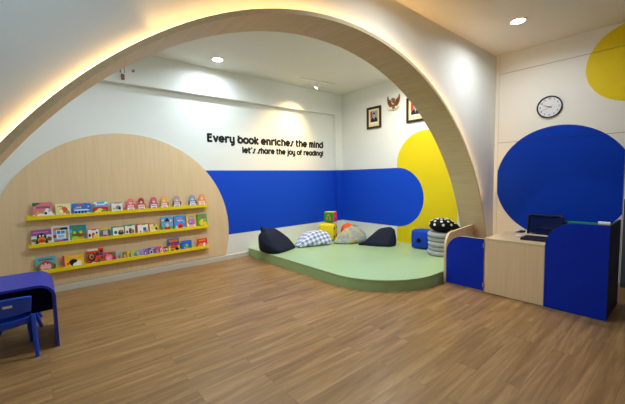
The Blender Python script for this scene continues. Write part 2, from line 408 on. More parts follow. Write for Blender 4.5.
# animal-shaped board books
def bear_outline():
    body = ell(.5, .3, .5, .32, 14, 180, 0) if False else []
    p = [(.06, 0), (.94, 0), (1, .1), (1, .42), (.93, .54), (.80, .60)]
    p += [(.5+.36*cos(math.radians(a)), .74+.26*sin(math.radians(a))) for a in range(-25, 206, 15)]
    p += [(.20, .60), (.07, .54), (0, .42), (0, .1)]
    return p
BO = bear_outline()
def bear(x0, x1, zt, fur, trim, face, text, label):
    art = [e(.5, .72, .25, .19, face), e(.5, .66, .13, .09, (246, 226, 210)), e(.5, .69, .05, .03, K), e(.4, .77, .035, .03, K), e(.6, .77, .035, .03, K),
           q(.14, .86, .06, .46, (244, 240, 236)), e(.08, .4, .1, .16, trim), e(.92, .4, .1, .16, trim), q(.0, .14, .0, .1, trim), q(.86, 1, .0, .1, trim)]
    art += title(.22, .78, .3, .1, text, 5)+title(.26, .74, .14, .09, text, 4)
    book(0, 't', x0, x1, zt, fur, art, label, shape=BO, th=.014, group='animal shaped board books')
bear(1.025, 1.151, 1.240, (240, 120, 130), (228, 60, 130), (246, 140, 120), (190, 90, 110), 'pink animal shaped board book, first of the seven on the top shelf')
bear(1.174, 1.300, 1.244, (214, 84, 66), (230, 110, 70), (150, 60, 70), (170, 110, 100), 'red brown animal shaped board book with orange arms, second of the seven')
bear(1.358, 1.479, 1.240, (206, 70, 110), (140, 120, 190), (236, 110, 120), (150, 120, 140), 'crimson animal shaped board book with lilac arms, third of the seven')
bear(1.509, 1.641, 1.240, (244, 156, 56), (96, 160, 76), (246, 190, 90), (236, 90, 130), 'orange animal shaped board book with green arms, fourth of the seven')
bear(1.708, 1.842, 1.246, (176, 150, 160), (120, 60, 110), (200, 170, 160), (110, 110, 120), 'greyish mauve animal shaped board book, fifth of the seven')
bear(1.967, 2.101, 1.247, (120, 144, 184), (60, 84, 160), (150, 170, 200), (90, 120, 180), 'blue grey animal shaped board book, sixth of the seven')
bear(2.129, 2.269, 1.247, (238, 130, 56), (240, 168, 90), (244, 170, 110), (220, 100, 70), 'orange animal shaped board book at the right end of the top shelf')
# middle shelf
book(6, 'm', -.090, .120, .882, (166, 84, 160), [q(0, 1, 0, .62, (206, 206, 196)), e(.15, .5, .16, .14, (200, 230, 220)), e(.85, .55, .16, .12, (210, 226, 220)), e(.14, .36, .14, .1, (130, 110, 60)), e(.88, .4, .12, .14, (120, 90, 50))]+title(.1, .85, .8, .07, (206, 160, 200), 9)+[e(.5, .5, .24, .28, K), g([(.28, .5), (.72, .5), (.84, .1), (.78, 0), (.22, 0), (.16, .1)], K), e(.5, .06, .24, .14, W), e(.42, .62, .045, .06, W), e(.58, .62, .045, .06, W), e(.5, .36, .2, .2, (232, 140, 24)), e(.5, .3, .16, .1, (190, 70, 20))], 'purple book with a black penguin with a big orange beak')
book(7, 'm', .121, .315, .906, (226, 228, 230), [q(.08, .92, .08, .94, (120, 180, 226)), q(.1, .5, .76, .9, (220, 120, 30)), q(.5, .9, .78, .9, K), e(.84, .5, .1, .24, (190, 150, 50)), e(.16, .44, .1, .1, (170, 50, 60)), q(.12, .6, .08, .2, (210, 50, 40)), q(.16, .4, .12, .17, K), q(.6, .9, .1, .24, (50, 90, 170)), q(.26, .78, .28, .78, (232, 238, 246)), q(.3, .48, .56, .74, (40, 130, 220)), q(.52, .74, .56, .74, (60, 140, 220)), q(.34, .7, .34, .5, (150, 190, 230))], 'white framed book with blue centre and scattered objects, beside the penguin book')
book(8, 'm', .319, .507, .901, (44, 128, 178), [q(.02, .92, .06, .62, (90, 170, 60)), q(.1, .8, .78, .92, (70, 150, 60)), e(.3, .5, .2, .18, (60, 130, 40)), e(.68, .5, .2, .18, (70, 150, 44)), e(.5, .4, .3, .14, (130, 90, 50)), e(.28, .56, .1, .09, (180, 206, 60)), e(.66, .56, .1, .09, (190, 210, 70)), e(.32, .2, .24, .14, (170, 206, 60)), e(.68, .16, .16, .1, (240, 160, 50)), e(.86, .4, .1, .12, (160, 90, 60)), e(.06, .66, .08, .12, (130, 180, 200))], 'blue and green book with two green frogs on the middle shelf')
book(9, 'm', .514, .662, .831, (226, 130, 140), [q(.08, .96, .04, .92, (238, 232, 226)), q(.35, .75, .84, .92, (110, 90, 170)), e(.5, .4, .14, .26, (206, 90, 40)), e(.7, .28, .22, .2, (240, 208, 50)), e(.2, .42, .1, .16, (40, 70, 50)), e(.78, .6, .08, .1, K), q(.1, .5, .04, .12, (140, 90, 50))], 'pink framed square book with yellow duckling, right of the frog book')
book(10, 'm', .675, .806, .828, (218, 200, 60), [q(0, 1, .06, .82, (130, 130, 144)), e(.5, .48, .36, .26, (196, 190, 196)), e(.4, .24, .2, .14, (220, 60, 80)), e(.8, .5, .12, .3, (90, 84, 110)), e(.16, .5, .08, .3, (90, 100, 60))], 'small book with yellow top band and grey animal')
book(11, 'm', .820, .975, .830, (60, 140, 130), [q(.08, 1, .04, .9, (232, 236, 232)), q(.4, .9, .88, .97, (220, 160, 80)), e(.3, .44, .14, .16, (24, 120, 90)), e(.74, .38, .24, .26, (70, 50, 50)), e(.8, .52, .16, .12, (190, 110, 70)), q(.2, .5, .04, .14, (240, 160, 70))], 'teal edged white book with dark brown animal, left of the green framed one')
book(12, 'm', .979, 1.136, .838, (70, 130, 84), [q(.08, .94, .06, .92, (236, 234, 226)), q(.3, .7, .86, .94, (90, 130, 90)), e(.25, .36, .1, .14, (190, 60, 40)), e(.52, .42, .12, .28, (60, 60, 60)), e(.72, .36, .16, .22, (206, 110, 60)), e(.6, .6, .06, .1, (120, 150, 170))], 'green framed white book with small farm animals, on the middle shelf')
book(13, 'm', 1.153, 1.312, .838, (216, 84, 70), [q(.08, 1, .04, .9, (238, 236, 228)), q(.4, .8, .84, .93, (130, 170, 60)), q(.56, .82, .3, .62, (40, 80, 190)), e(.85, .2, .1, .14, (60, 160, 70)), e(.66, .16, .14, .12, (240, 110, 40)), e(.3, .26, .08, .09, (190, 120, 70)), e(.9, .5, .06, .1, (230, 200, 50))], 'red edged white book with blue and orange shapes, on the middle shelf')
book(14, 'm', 1.319, 1.467, .834, (226, 150, 60), [q(.14, .86, .1, .86, (240, 226, 176)), e(.74, .56, .2, .28, (240, 206, 40)), e(.76, .4, .12, .14, (40, 50, 80)), e(.4, .5, .16, .2, (246, 196, 150)), q(0, .1, 0, 1, (200, 90, 60)), e(.6, .76, .12, .08, (60, 150, 80))], 'small yellow and orange book, left of the sky blue book')
book(15, 'm', 1.517, 1.688, .908, (92, 178, 240), [q(0, 1, 0, .34, (96, 180, 60)), e(.5, .22, .26, .16, (210, 30, 44)), e(.5, .5, .24, .24, (150, 156, 164)), e(.5, .44, .14, .12, (206, 206, 206)), q(.28, .74, .68, .78, (30, 24, 26)), q(.4, .62, .74, .9, (30, 24, 26)), e(.85, .72, .12, .06, W), e(.14, .78, .1, .05, W)], 'sky blue book with a grey animal in a black hat and red scarf')
book(16, 'm', 1.721, 1.897, .909, (60, 154, 240), title(.2, .8, .74, .13, (240, 120, 150), 5)+title(.25, .75, .6, .1, W, 5)+[g([(.5, .5), (.66, .42), (.78, .3), (.74, .14), (.5, .06), (.26, .14), (.22, .3), (.34, .42)], (236, 70, 40)), e(.5, .24, .1, .1, (120, 24, 24)), e(.14, .16, .12, .16, (180, 210, 246)), e(.86, .56, .1, .1, (120, 190, 250)), e(.88, .1, .14, .1, (110, 200, 250))], 'blue book with a round red flower, orange spine, on the middle shelf', (226, 150, 50))
book(17, 'm', 1.911, 2.081, .910, (238, 190, 60), title(.2, .8, .78, .1, (90, 150, 230), 5)+[e(.52, .46, .34, .26, (150, 90, 190)), e(.4, .5, .12, .12, (200, 150, 220)), e(.66, .46, .12, .14, (220, 110, 180)), e(.5, .16, .36, .14, (240, 170, 180)), e(.82, .2, .1, .12, (246, 226, 150)), e(.16, .26, .1, .14, (246, 236, 200)), e(.6, .66, .2, .07, (110, 170, 236))], 'yellow book with purple blossoms, second from right on the middle shelf', (224, 140, 50))
book(18, 'm', 2.101, 2.275, .905, (88, 170, 66), title(.2, .85, .74, .12, (200, 80, 160), 6)+[e(.4, .34, .22, .24, (242, 206, 40)), e(.5, .52, .12, .12, (244, 214, 60)), e(.78, .24, .18, .2, (240, 196, 50)), e(.2, .12, .12, .1, (60, 130, 40)), e(.75, .56, .14, .1, (120, 196, 90)), e(.5, .08, .34, .08, (60, 140, 50))], 'green book with yellow ducks at the right end of the middle shelf', (196, 130, 60))
# bottom shelf
book(19, 'b', -.068, .138, .514, (96, 178, 190), [q(0, 1, 0, .5, (140, 170, 90)), e(.12, .3, .14, .16, (90, 110, 50)), e(.88, .34, .14, .16, (80, 100, 50))]+title(.15, .88, .76, .1, (120, 70, 80), 9)+[e(.5, .4, .4, .3, (160, 96, 80)), e(.5, .62, .2, .12, (190, 70, 60)), e(.5, .34, .28, .26, (232, 178, 168)), e(.52, .1, .18, .14, (190, 110, 170)), e(.4, .54, .05, .04, K), e(.6, .54, .05, .04, K), e(.9, .08, .1, .1, (40, 90, 50)), e(.1, .06, .1, .08, K)], 'teal and green book with a pink faced animal, first on the bottom shelf')
book(20, 'b', .213, .456, .494, (240, 180, 40), [q(0, .1, 0, 1, (206, 36, 90)), q(.0, .12, 0, .2, (60, 160, 190))]+title(.3, .85, .78, .12, (244, 206, 120), 8)+[q(.14, 1, .0, .66, (244, 196, 30)), e(.5, .46, .2, .2, K), g([(.34, .5), (.5, .3), (.8, .36), (.94, .16), (.7, .1), (.46, .1), (.36, .26)], K), e(.68, .22, .22, .18, W), e(.76, .4, .12, .12, W), e(.26, .36, .07, .1, (226, 80, 40)), e(.9, .1, .07, .08, (40, 40, 40))], 'wide yellow book with a black and white bird and red spine')
book(21, 'b', .501, .698, .535, (226, 72, 34), [q(.0, .66, .88, 1, (232, 230, 226)), e(.25, .5, .24, .28, (60, 34, 26)), e(.24, .54, .15, .19, (206, 140, 60)), e(.26, .5, .08, .1, (90, 50, 30)), q(.04, .5, .04, .2, K), e(.34, .1, .16, .08, (220, 220, 220)), e(.6, .66, .12, .12, (60, 50, 40)), e(.85, .62, .1, .1, (40, 70, 150)), e(.86, .82, .1, .09, (60, 40, 40)), e(.68, .2, .1, .14, (60, 90, 90)), e(.88, .4, .08, .08, (50, 80, 50))], 'tall red orange book with a lion face on the bottom shelf')
book(22, 'b', .707, .847, .459, (206, 50, 70), [e(.38, .44, .34, .36, (236, 130, 150)), e(.36, .4, .18, .2, (244, 170, 180)), e(.8, .78, .16, .12, (60, 130, 70)), e(.82, .34, .14, .24, (190, 24, 60)), e(.2, .84, .1, .08, (230, 100, 120)), e(.64, .88, .1, .08, (50, 120, 60))], 'small strawberry pink and red board book on the bottom shelf')
small = [(.856, .931, .438, (120, 190, 210), (224, 120, 70), (70, 130, 90), 'tiny light blue board book with orange ring, after the strawberry pink one'),
         (.936, 1.000, .434, (90, 150, 70), (230, 80, 60), (240, 200, 60), 'tiny leaf green board book, first of the low row on the bottom shelf'),
         (1.004, 1.064, .432, (236, 206, 70), (60, 140, 80), (220, 70, 60), 'tiny yellow board book with green stripe on the bottom shelf'),
         (1.068, 1.154, .432, (220, 196, 50), (60, 150, 190), (90, 160, 60), 'tiny mustard board book with teal patch on the bottom shelf'),
         (1.160, 1.220, .438, (130, 170, 230), (220, 120, 150), (60, 120, 220), 'tiny pale blue board book with pink dot on the bottom shelf'),
         (1.224, 1.285, .434, (160, 130, 200), (90, 70, 150), (220, 200, 230), 'tiny lilac board book on the bottom shelf'),
         (1.290, 1.391, .438, (110, 80, 150), (190, 190, 200), (60, 60, 80), 'small dark purple board book with grey face on the bottom shelf'),
         (1.398, 1.458, .438, (222, 70, 60), (80, 130, 220), (240, 130, 110), 'tiny red board book with blue patch, on the bottom shelf'),
         (1.462, 1.523, .438, (226, 90, 80), (240, 220, 200), (90, 170, 110), 'tiny coral board book with cream dot, on the bottom shelf')]
for k, (a, b_, zt, c1, c2, c3, lab) in enumerate(small):
    book(30+k, 'b', a, b_, zt, c1, [e(.5, .5, .3, .3, c2), e(.5, .46, .16, .16, c3), q(.0, .5, .0, .16, c3), q(.55, .95, .82, .95, c2), e(.82, .2, .12, .14, c2)], lab, th=.014)
book(23, 'b', 1.526, 1.585, .418, (206, 56, 70), [q(0, 1, .5, .78, (226, 226, 220)), e(.4, .64, .2, .12, (60, 110, 90)), q(0, 1, .86, 1, (110, 60, 80))], 'lowest red and white striped board book beside the car book', th=.014)
book(24, 'b', 1.601, 1.779, .537, (60, 110, 170), [q(0, 1, 0, .46, (240, 200, 40)), q(.1, .9, .74, .92, (226, 110, 60)), e(.36, .56, .14, .14, (200, 50, 60)), e(.66, .56, .16, .16, (190, 40, 80)), e(.5, .36, .4, .09, (200, 80, 30)), g([(.1, .1), (.3, .3), (.34, .1)], (60, 130, 60)), e(.76, .22, .18, .1, K), e(.4, .14, .14, .08, (40, 30, 20)), q(0, 1, .66, .7, (30, 60, 90))], 'tall yellow and blue book with red shapes, third from right on the bottom shelf')
book(25, 'b', 1.814, 1.986, .474, (40, 104, 214), title(.2, .8, .78, .12, (110, 120, 190), 6)+[e(.5, .46, .18, .22, (90, 180, 70)), e(.54, .12, .34, .14, (220, 50, 60)), e(.28, .3, .08, .1, (90, 170, 230)), e(.5, .56, .1, .08, (170, 216, 90)), q(.1, .3, .5, .62, (70, 140, 230))], 'bright blue book with a green shape, second from right on the bottom shelf')
book(26, 'b', 2.088, 2.261, .471, (224, 50, 40), title(.15, .85, .74, .14, (244, 170, 60), 6)+[q(0, 1, 0, .3, (170, 206, 80)), e(.3, .34, .22, .2, (236, 140, 60)), e(.68, .32, .14, .22, (238, 228, 236)), e(.85, .26, .1, .2, (220, 120, 190)), e(.5, .08, .2, .1, (120, 190, 60))], 'red book with lime green base at the right end of the bottom shelf')

# ------------------------------------------------------------------ wall lettering (own stroke font)
def glyph(ch):
    """strokes on a 1-unit x-height; returns list of polylines and advance"""
    def A(cx, cy, r, a0, a1, n=10, ry=None):
        ry = ry or r
        return [(cx+r*cos(math.radians(a0+(a1-a0)*i/n)), cy+ry*sin(math.radians(a0+(a1-a0)*i/n))) for i in range(n+1)]
    c, r = .38, .38
    o = A(.38, .5, .36, 0, 360, 18, .4)
    G = {
     'E': ([[(.1, .1), (.1, 1.32)], [(.1, 1.32), (.62, 1.32)], [(.1, .72), (.55, .72)], [(.1, .1), (.62, .1)]], .72),
     'v': ([[(.06, .92), (.36, .1), (.66, .92)]], .72),
     'e': ([A(.38, .5, .34, 0, 310, 16, .4), [(.06, .5), (.72, .5)]], .80),
     'r': ([[(.1, .06), (.1, .94)], A(.4, .56, .3, 180, 60, 6, .36)], .56),
     'y': ([[(.1, .94), (.1, .4)]+A(.36, .4, .26, 180, 300, 6, .32), [(.64, .94), (.64, -.1)]+A(.38, -.1, .26, 0, -120, 5, .24)], .76),
     'b': ([[(.1, 1.4), (.1, .1)], o], .80),
     'o': ([o], .78),
     'k': ([[(.1, 1.4), (.1, .06)], [(.6, .94), (.2, .5), (.62, .06)]], .68),
     'n': ([[(.1, .06), (.1, .94)], A(.36, .6, .28, 180, 0, 8, .32)+[(.64, .06)]], .76),
     'i': ([[(.1, .06), (.1, .9)], [(.1, 1.2), (.1, 1.3)]], .24),
     'c': ([A(.38, .5, .34, 50, 310, 14, .4)], .70),
     'h': ([[(.1, 1.4), (.1, .06)], A(.36, .6, .28, 180, 0, 8, .32)+[(.64, .06)]], .76),
     's': ([[(-.02, .12), (.2, .1), (.4, .9), (.6, .88)]], .60),
     't': ([[(.14, 1.3), (.14, .3)]+A(.34, .3, .2, 180, 280, 5, .22), [(.0, .9), (.42, .9)]], .50),
     'm': ([[(.1, .06), (.1, .94)], A(.3, .62, .2, 180, 0, 6, .3)+[(.5, .06)], A(.7, .62, .2, 180, 0, 6, .3)+[(.9, .06)]], 1.02),
     'd': ([[(.66, 1.4), (.66, .1)], o], .80),
     'l': ([[(.1, 1.4), (.1, .06)]], .24),
     "'": ([[(.12, 1.4), (.08, 1.12)]], .24),
     'a': ([o, [(.68, .94), (.68, .06)]], .82),
     'j': ([[(.2, .9), (.2, -.14)]+A(.04, -.14, .16, 0, -100, 4, .2), [(.2, 1.2), (.2, 1.3)]], .34),
     'f': ([[(.14, .06), (.14, 1.1)]+A(.34, 1.1, .2, 180, 80, 5, .24), [(.0, .86), (.40, .86)]], .46),
     'g': ([o, [(.68, .94), (.68, -.1)]+A(.4, -.1, .28, 0, -130, 6, .26)], .82),
     '!': ([[(.1, 1.36), (.1, .42)], [(.1, .1), (.1, .16)]], .24),
    }
    return G[ch]
def stroke_mesh(b, pl, w, th, m, sx, sz, ox):
    pts = [(ox+u*sx, (v if v < 1 else 1+(v-1)*.55)*sz) for u, v in pl]
    for i in range(len(pts)-1):
        (x0, z0), (x1, z1) = pts[i], pts[i+1]
        L = math.hypot(x1-x0, z1-z0)
        if L < 1e-6: continue
        dx, dz = (x1-x0)/L*w/2, (z1-z0)/L*w/2
        ex = .55
        a = (x0-dx*ex, z0-dz*ex); c = (x1+dx*ex, z1+dz*ex)
        b.prism([(a[0]-dz, a[1]+dx), (a[0]+dz, a[1]-dx), (c[0]+dz, c[1]-dx), (c[0]-dz, c[1]+dx)], 'y', -th-.00002*i, 0, m)
def line(text, x0, x1, zbase, xh, label):
    t = thing('wall_lettering', label, 'wall lettering', (x0, YB, zbase))
    adv = 0; pos = []
    for ch in text:
        if ch == ' ': adv += .42; continue
        pos.append((ch, adv)); adv += glyph(ch)[1]+.17
    adv -= .17
    sx = (x1-x0)/adv
    for ch, a in pos:
        b = M()
        for pl in glyph(ch)[0]: stroke_mesh(b, pl, xh*.35, .004, BLACKP, sx, xh, 0)
        b.build('letter', t, (a*sx, 0, 0))
line('Every book enriches the mind', 2.372, 5.125, 2.178, .110, 'upper line of black wall lettering above the blue stripe, larger of two')
line("let's share the joy of reading!", 3.055, 5.125, 2.000, .086, 'lower smaller line of black wall lettering just above the blue stripe')

# ------------------------------------------------------------------ framed portraits and emblem on the recess right wall
def portrait(yc, zc, wd, ht, label, tie):
    t = thing('framed_portrait', label, 'picture', (XW2, yc, zc), 0, 'framed portraits on the right wall')
    FR = mat('dark_wood_frame', (44, 26, 22), .35, .4); MT = mat('cream_mount', (236, 222, 170), .7)
    b = M(); fw = .045
    for y0, y1, z0, z1 in ((-wd/2, wd/2, ht/2-fw, ht/2), (-wd/2, wd/2, -ht/2, -ht/2+fw), (-wd/2, -wd/2+fw, -ht/2+fw, ht/2-fw), (wd/2-fw, wd/2, -ht/2+fw, ht/2-fw)):
        b.box(-.028, -.001, y0, y1, z0, z1, FR)
    b.build('frame', t)
    M().box(-.012, -.002, -wd/2+fw, wd/2-fw, -ht/2+fw, ht/2-fw, MT).build('mount', t)
    # photograph: +Y is left in the picture
    b = M(); pw, ph = wd*.52, ht*.58
    def P(pts, rgb, k): b.prism([(-(u-.5)*pw, (v-.5)*ph+.01) for u, v in pts], 'x', -.0125-.0004*k, -.012, colmat(rgb))
    P(rec(0, 1, 0, 1), (150, 158, 168), 0)
    P([(0, .4), (0, 1), (.22, 1), (.28, .5)], (200, 50, 40), 1)
    P([(0, .12), (.08, .38), (.35, .5), (.68, .5), (.94, .38), (1, .12)], (30, 32, 42), 2)
    P([(.42, .5), (.5, .22), (.6, .5)], (236, 236, 236), 3)
    P([(.49, .48), (.47, .2), (.5, .14), (.54, .2), (.53, .48)], tie, 4)
    P(ell(.51, .64, .13, .16), (206, 160, 130), 5)
    P([(.36, .72), (.37, .86), (.65, .86), (.66, .72), (.5, .76)], (24, 24, 28), 6)
    P(rec(0, 1, 0, .12), (238, 236, 230), 7)
    b.build('photograph', t)
portrait(4.587, 2.761, .380, .460, 'dark framed portrait of person in dark suit, left of the gold eagle', (60, 60, 80))
portrait(3.580, 2.767, .390, .474, 'dark framed portrait with red tie, right of the eagle, partly behind the arch', (210, 40, 60))
t = thing('eagle_emblem', 'gold eagle emblem with spread wings on wall between two framed portraits', 'emblem', (XW2, 4.085, 2.972))
GOLD = mat('antique_gold', (134, 92, 36), .45, .5, .2); DKG = mat('dark_bronze', (84, 52, 26), .5, .4, .3)
for s in (-1, 1):
    b = M()
    # wing: fan of feathers curving up
    fe = [(.035, -.03), (.05, .05), (.075, .075), (.10, .09), (.125, .12), (.135, .165), (.15, .135), (.148, .08), (.142, .04), (.13, .0), (.11, -.035), (.085, -.06), (.055, -.065)]
    b.prism([(s*y, z) for y, z in fe], 'x', -.022, -.001, GOLD)
    for k in range(5):
        y0, z0 = .05+.018*k, -.045+.012*k
        b.prism([(s*y0, z0), (s*(y0+.004), z0), (s*(y0+.026), z0+.085), (s*(y0+.022), z0+.088)], 'x', -.025, -.02, DKG)
    b.build('wing', t)
b = M(); b.prism(ell(0, -.01, .042, .075, 20), 'x', -.038, -.002, GOLD)
b.build('body', t, bevel=.006)
b = M(); b.prism([(-.03, .05), (-.03, .085), (-.01, .105), (.02, .1), (.05, .075), (.03, .07), (.02, .045)], 'x', -.04, -.004, GOLD)
b.build('head', t)
b = M(); b.prism([(-.028, .025), (.028, .025), (.028, -.02), (0, -.05), (-.028, -.02)], 'x', -.046, -.037, DKG)
b.prism([(-.024, .021), (-.001, .021), (-.001, -.0), (-.024, -.0)], 'x', -.048, -.045, colmat((180, 40, 36)))
b.prism([(.001, .021), (.024, .021), (.024, -.0), (.001, -.0)], 'x', -.048, -.045, colmat((236, 230, 220)))
b.prism([(-.024, -.002), (-.001, -.002), (-.001, -.036), (-.024, -.02)], 'x', -.048, -.045, colmat((230, 226, 214)))
b.prism([(.001, -.002), (.024, -.002), (.024, -.02), (.001, -.036)], 'x', -.048, -.045, colmat((170, 36, 36)))
b.prism(ell(0, -.002, .009, .009, 10), 'x', -.050, -.045, BLACKP)
o = b.build('shield', t); o['label'] = 'small red and white quartered shield with dark rim'
b = M(); b.prism([(-.02, -.075), (.02, -.075), (.04, -.13), (.015, -.12), (0, -.145), (-.015, -.12), (-.04, -.13)], 'x', -.02, -.002, GOLD)
b.build('tail', t)
b = M(); b.prism([(-.14, -.075), (-.10, -.098), (-.05, -.11), (0, -.114), (.05, -.11), (.10, -.098), (.14, -.075), (.13, -.10), (.09, -.122), (.05, -.134), (0, -.138), (-.05, -.134), (-.09, -.122), (-.13, -.10)], 'x', -.03, -.02, mat('pale_gold', (206, 186, 140), .5))
b.build('ribbon', t)

# ------------------------------------------------------------------ pipe stub on the upper back wall
t = thing('pipe_stub', 'short white pipe stub with copper brown end on upper back wall under arch', 'pipe', (1.075, YB-RD, 3.07))
M().box(-.035, .035, -.012, -.0005, .03, .11, STEEL).build('bracket', t)
M().tube([(0, -.03, .115), (0, -.03, .0)], .017, WPL, 14).build('pipe', t, smooth=True)
M().tube([(0, -.03, -.0005), (0, -.03, -.075)], .022, mat('copper_brown', (120, 62, 34), .4, .5, .3), 14).build('copper_end', t, smooth=True)
t = tag(M().lathe([(.02, 0), (.02, .012), (.012, .018), (.001, .018)], mat('grey_cap', (150, 146, 138), .6), 16, axis='y').build('wall_plug', loc=(1.225, YB-RD-.0005, 3.15), smooth=True), 'small round grey wall plug on upper back wall, right of the pipe stub', 'plug')

# ------------------------------------------------------------------ ceiling lights
def downlight(x, y, label, power, col=(1, .97, .92), group='round ceiling downlights'):
    t = thing('ceiling_downlight', label, 'ceiling light', (x, y, HC), 0, group)
    M().lathe([(.085, -.0005), (.100, -.001), (.098, -.008), (.080, -.010), (.080, -.0005)], WPL, 36).build('trim_ring', t, smooth=True)
    M().lathe([(.001, -.004), (.079, -.004), (.079, -.0035), (.001, -.0035)], GLASS_W, 36).build('diffuser', t)
    ld = bpy.data.lights.new('downlight_lamp', 'AREA'); ld.shape = 'DISK'; ld.size = .15; ld.energy = power; ld.color = col; ld.spread = math.radians(165)
    lo = bpy.data.objects.new('downlight_lamp', ld); C.objects.link(lo); lo.location = (x, y, HC-.014)
COOLW = (.92, .97, 1); BLUISH = (.5, .8, 1); COOL = (.74, .9, 1); NEUT = (1, .985, .95); WARM = (1, .95, .86)
downlight(4.79, 1.58, 'bright round downlight in the ceiling above the counter', 14, COOLW)
downlight(2.36, 5.10, 'bright round downlight in the recess ceiling close to the back wall', 14, COOL)
downlight(4.55, 3.55, 'round downlight above the reading platform, hidden by the arch', 35, WARM)
downlight(2.2, 3.4, 'round downlight just behind the arch top', 44, COOL)
downlight(.6, 4.3, 'round downlight near the blue table, hidden by the arch', 9, COOL)
downlight(2.8, 1.45, 'added unseen downlight in the hall ceiling in front of the arch top', 13, COOL)  # lamp added out of view to brighten the arch wall
downlight(-.2, 1.2, 'added unseen bluish downlight in the hall ceiling by the left shoulder of the arch', 11, BLUISH)  # added lamp out of view, stands in for cool daylight from the left

# track with one spot head
t = thing('track_spotlight', 'slim ceiling track with one small white spotlight near the corner', 'track light', (4.45, 5.02, HC))
b = M(); ang = math.atan2(-.071, .842); 
b.box(-.42, .42, -.015, .015, -.022, -.0005, mat('pale_track', (225, 228, 230), .4, .5)); o = b.build('track', t, rot=(0, 0, ang))
M().tube([(-.02, 0, -.0225), (-.02, 0, -.075)], .007, WPL, 10).build('stem', t)
hd = Vector((-.62, .55, -1.05)).normalized(); hp = Vector((-.02, 0, -.09))
b = M(); b.tube([hp-hd*.05, hp-hd*.045, hp+hd*.06], [.02, .032, .034], WPL, 18); b.build('spot_head', t, smooth=True)
b = M(); b.tube([hp+hd*.0605, hp+hd*.062], [.028, .028], GLASS_W, 18); b.build('lens', t)
ld = bpy.data.lights.new('track_spot_lamp', 'SPOT'); ld.energy = 130; ld.color = (1, .62, .26); ld.spot_size = math.radians(96); ld.spot_blend = 1; ld.shadow_soft_size = .03
lo = bpy.data.objects.new('track_spot_lamp', ld); C.objects.link(lo)
tgt = Vector((3.95, YB, 1.85)); src = Vector((4.45, 5.02, HC))+hp+hd*.075
lo.location = src; lo.rotation_euler = (tgt-src).to_track_quat('-Z', 'Y').to_euler()

# ------------------------------------------------------------------ soft toys and bean bags on the platform
ZP = .1555
def softmesh(name, pts, m, parent=None, loc=(0, 0, 0), rz=0, sub=3, smooth_it=4, wr=.006, seed=0, subs=1):
    """soft filled shape: hull of control points, subdivided, relaxed and slightly wrinkled"""
    bm = bmesh.new()
    for p in pts: bm.verts.new(p)
    bmesh.ops.convex_hull(bm, input=bm.verts)
    loose = [v for v in bm.verts if not v.link_faces]
    bmesh.ops.delete(bm, geom=loose, context='VERTS')
    bmesh.ops.triangulate(bm, faces=bm.faces)
    bmesh.ops.subdivide_edges(bm, edges=bm.edges, cuts=sub, use_grid_fill=True)
    bmesh.ops.triangulate(bm, faces=bm.faces)
    for _ in range(smooth_it): bmesh.ops.smooth_vert(bm, verts=bm.verts, factor=.5, use_axis_x=True, use_axis_y=True, use_axis_z=True)
    from mathutils import noise
    zmin = min(v.co.z for v in bm.verts)
    for v in bm.verts:
        nn = noise.noise_vector(v.co*9+Vector((seed, seed*2, 0)))
        v.co += nn*wr
        if v.co.z < zmin+.01: v.co.z = zmin
    zmin = min(v.co.z for v in bm.verts)
    for v in bm.verts: v.co.z -= zmin
    bmesh.ops.recalc_face_normals(bm, faces=bm.faces)
    me = bpy.data.meshes.new(name); bm.to_mesh(me); bm.free(); me.materials.append(m); me.shade_smooth()
    o = bpy.data.objects.new(name, me); C.objects.link(o); o.location = loc; o.rotation_euler = (0, 0, rz)
    if parent: o.parent = parent
    if subs:
        s = o.modifiers.new('Subdivision', 'SUBSURF'); s.levels = subs; s.render_levels = subs
    return o
# navy pyramid bean bag left
t = thing('bean_bag', 'navy pyramid bean bag with pinched top, leftmost on the green platform', 'bean bag', (3.36, 5.06, ZP), 0, 'navy pyramid bean bags')
pts = [(-.20, -.22, 0), (.42, -.08, 0), (.36, .08, .0), (-.22, .27, 0), (-.34, .0, .03), (-.36, .02, .20), (-.36, .06, .36), (-.14, -.30, .04), (-.10, .04, .46), (.02, .1, .43), (.14, .05, .33), (.34, .0, .17), (.45, -.09, .0), (-.31, -.14, .18), (-.24, -.10, .40)]
softmesh('bag_body', pts, NAVYC, t, seed=1, smooth_it=1)
b = M(); b.tube([(-.22, .02, .37), (-.27, .03, .43), (-.295, .03, .48)], [.08, .045, .018], NAVYC, 12); b.build('pinched_corner', t, smooth=True)
# gingham bag
t = tag(softmesh('bean_bag', [(-.42, -.10, 0), (.32, -.34, 0), (.36, .1, 0), (-.30, .28, 0), (-.40, -.06, .05), (.33, -.30, .09), (-.18, -.12, .24), (.0, -.10, .29), (.20, -.16, .30), (.34, -.12, .22), (-.08, .2, .27), (.22, .16, .27)], check_mat(), loc=(4.17, 4.99, ZP), seed=2, wr=.012, smooth_it=2), 'blue and white gingham bean bag lying between navy bag and yellow cube', 'bean bag')
# floral bag
t = thing('bean_bag', 'grey floral print bean bag with bunched top in front of orange ball', 'bean bag', (4.84, 4.56, ZP))
softmesh('bag_body', [(-.36, .22, 0), (-.12, -.14, 0), (.18, -.26, 0), (.38, -.10, 0), (.2, .2, 0), (-.2, .30, .03), (-.30, .18, .07), (-.12, .08, .29), (.0, -.02, .36), (.16, -.12, .34), (.31, -.16, .18), (.26, .0, .28), (.05, .16, .3)], floral_mat(), t, seed=3, wr=.014, smooth_it=2)
fm = [m for m in bpy.data.materials if m.name == 'floral_print_cloth'][0]
softmesh('bunched_top', [(-.05, .05, 0), (.14, -.12, 0), (.16, .0, .0), (.0, .1, 0), (.02, -.02, .13), (.1, -.05, .10), (-.03, .03, .11), (.06, .04, .09)], fm, t, loc=(.06, -.02, .275), seed=4, wr=.012, sub=2, smooth_it=2)
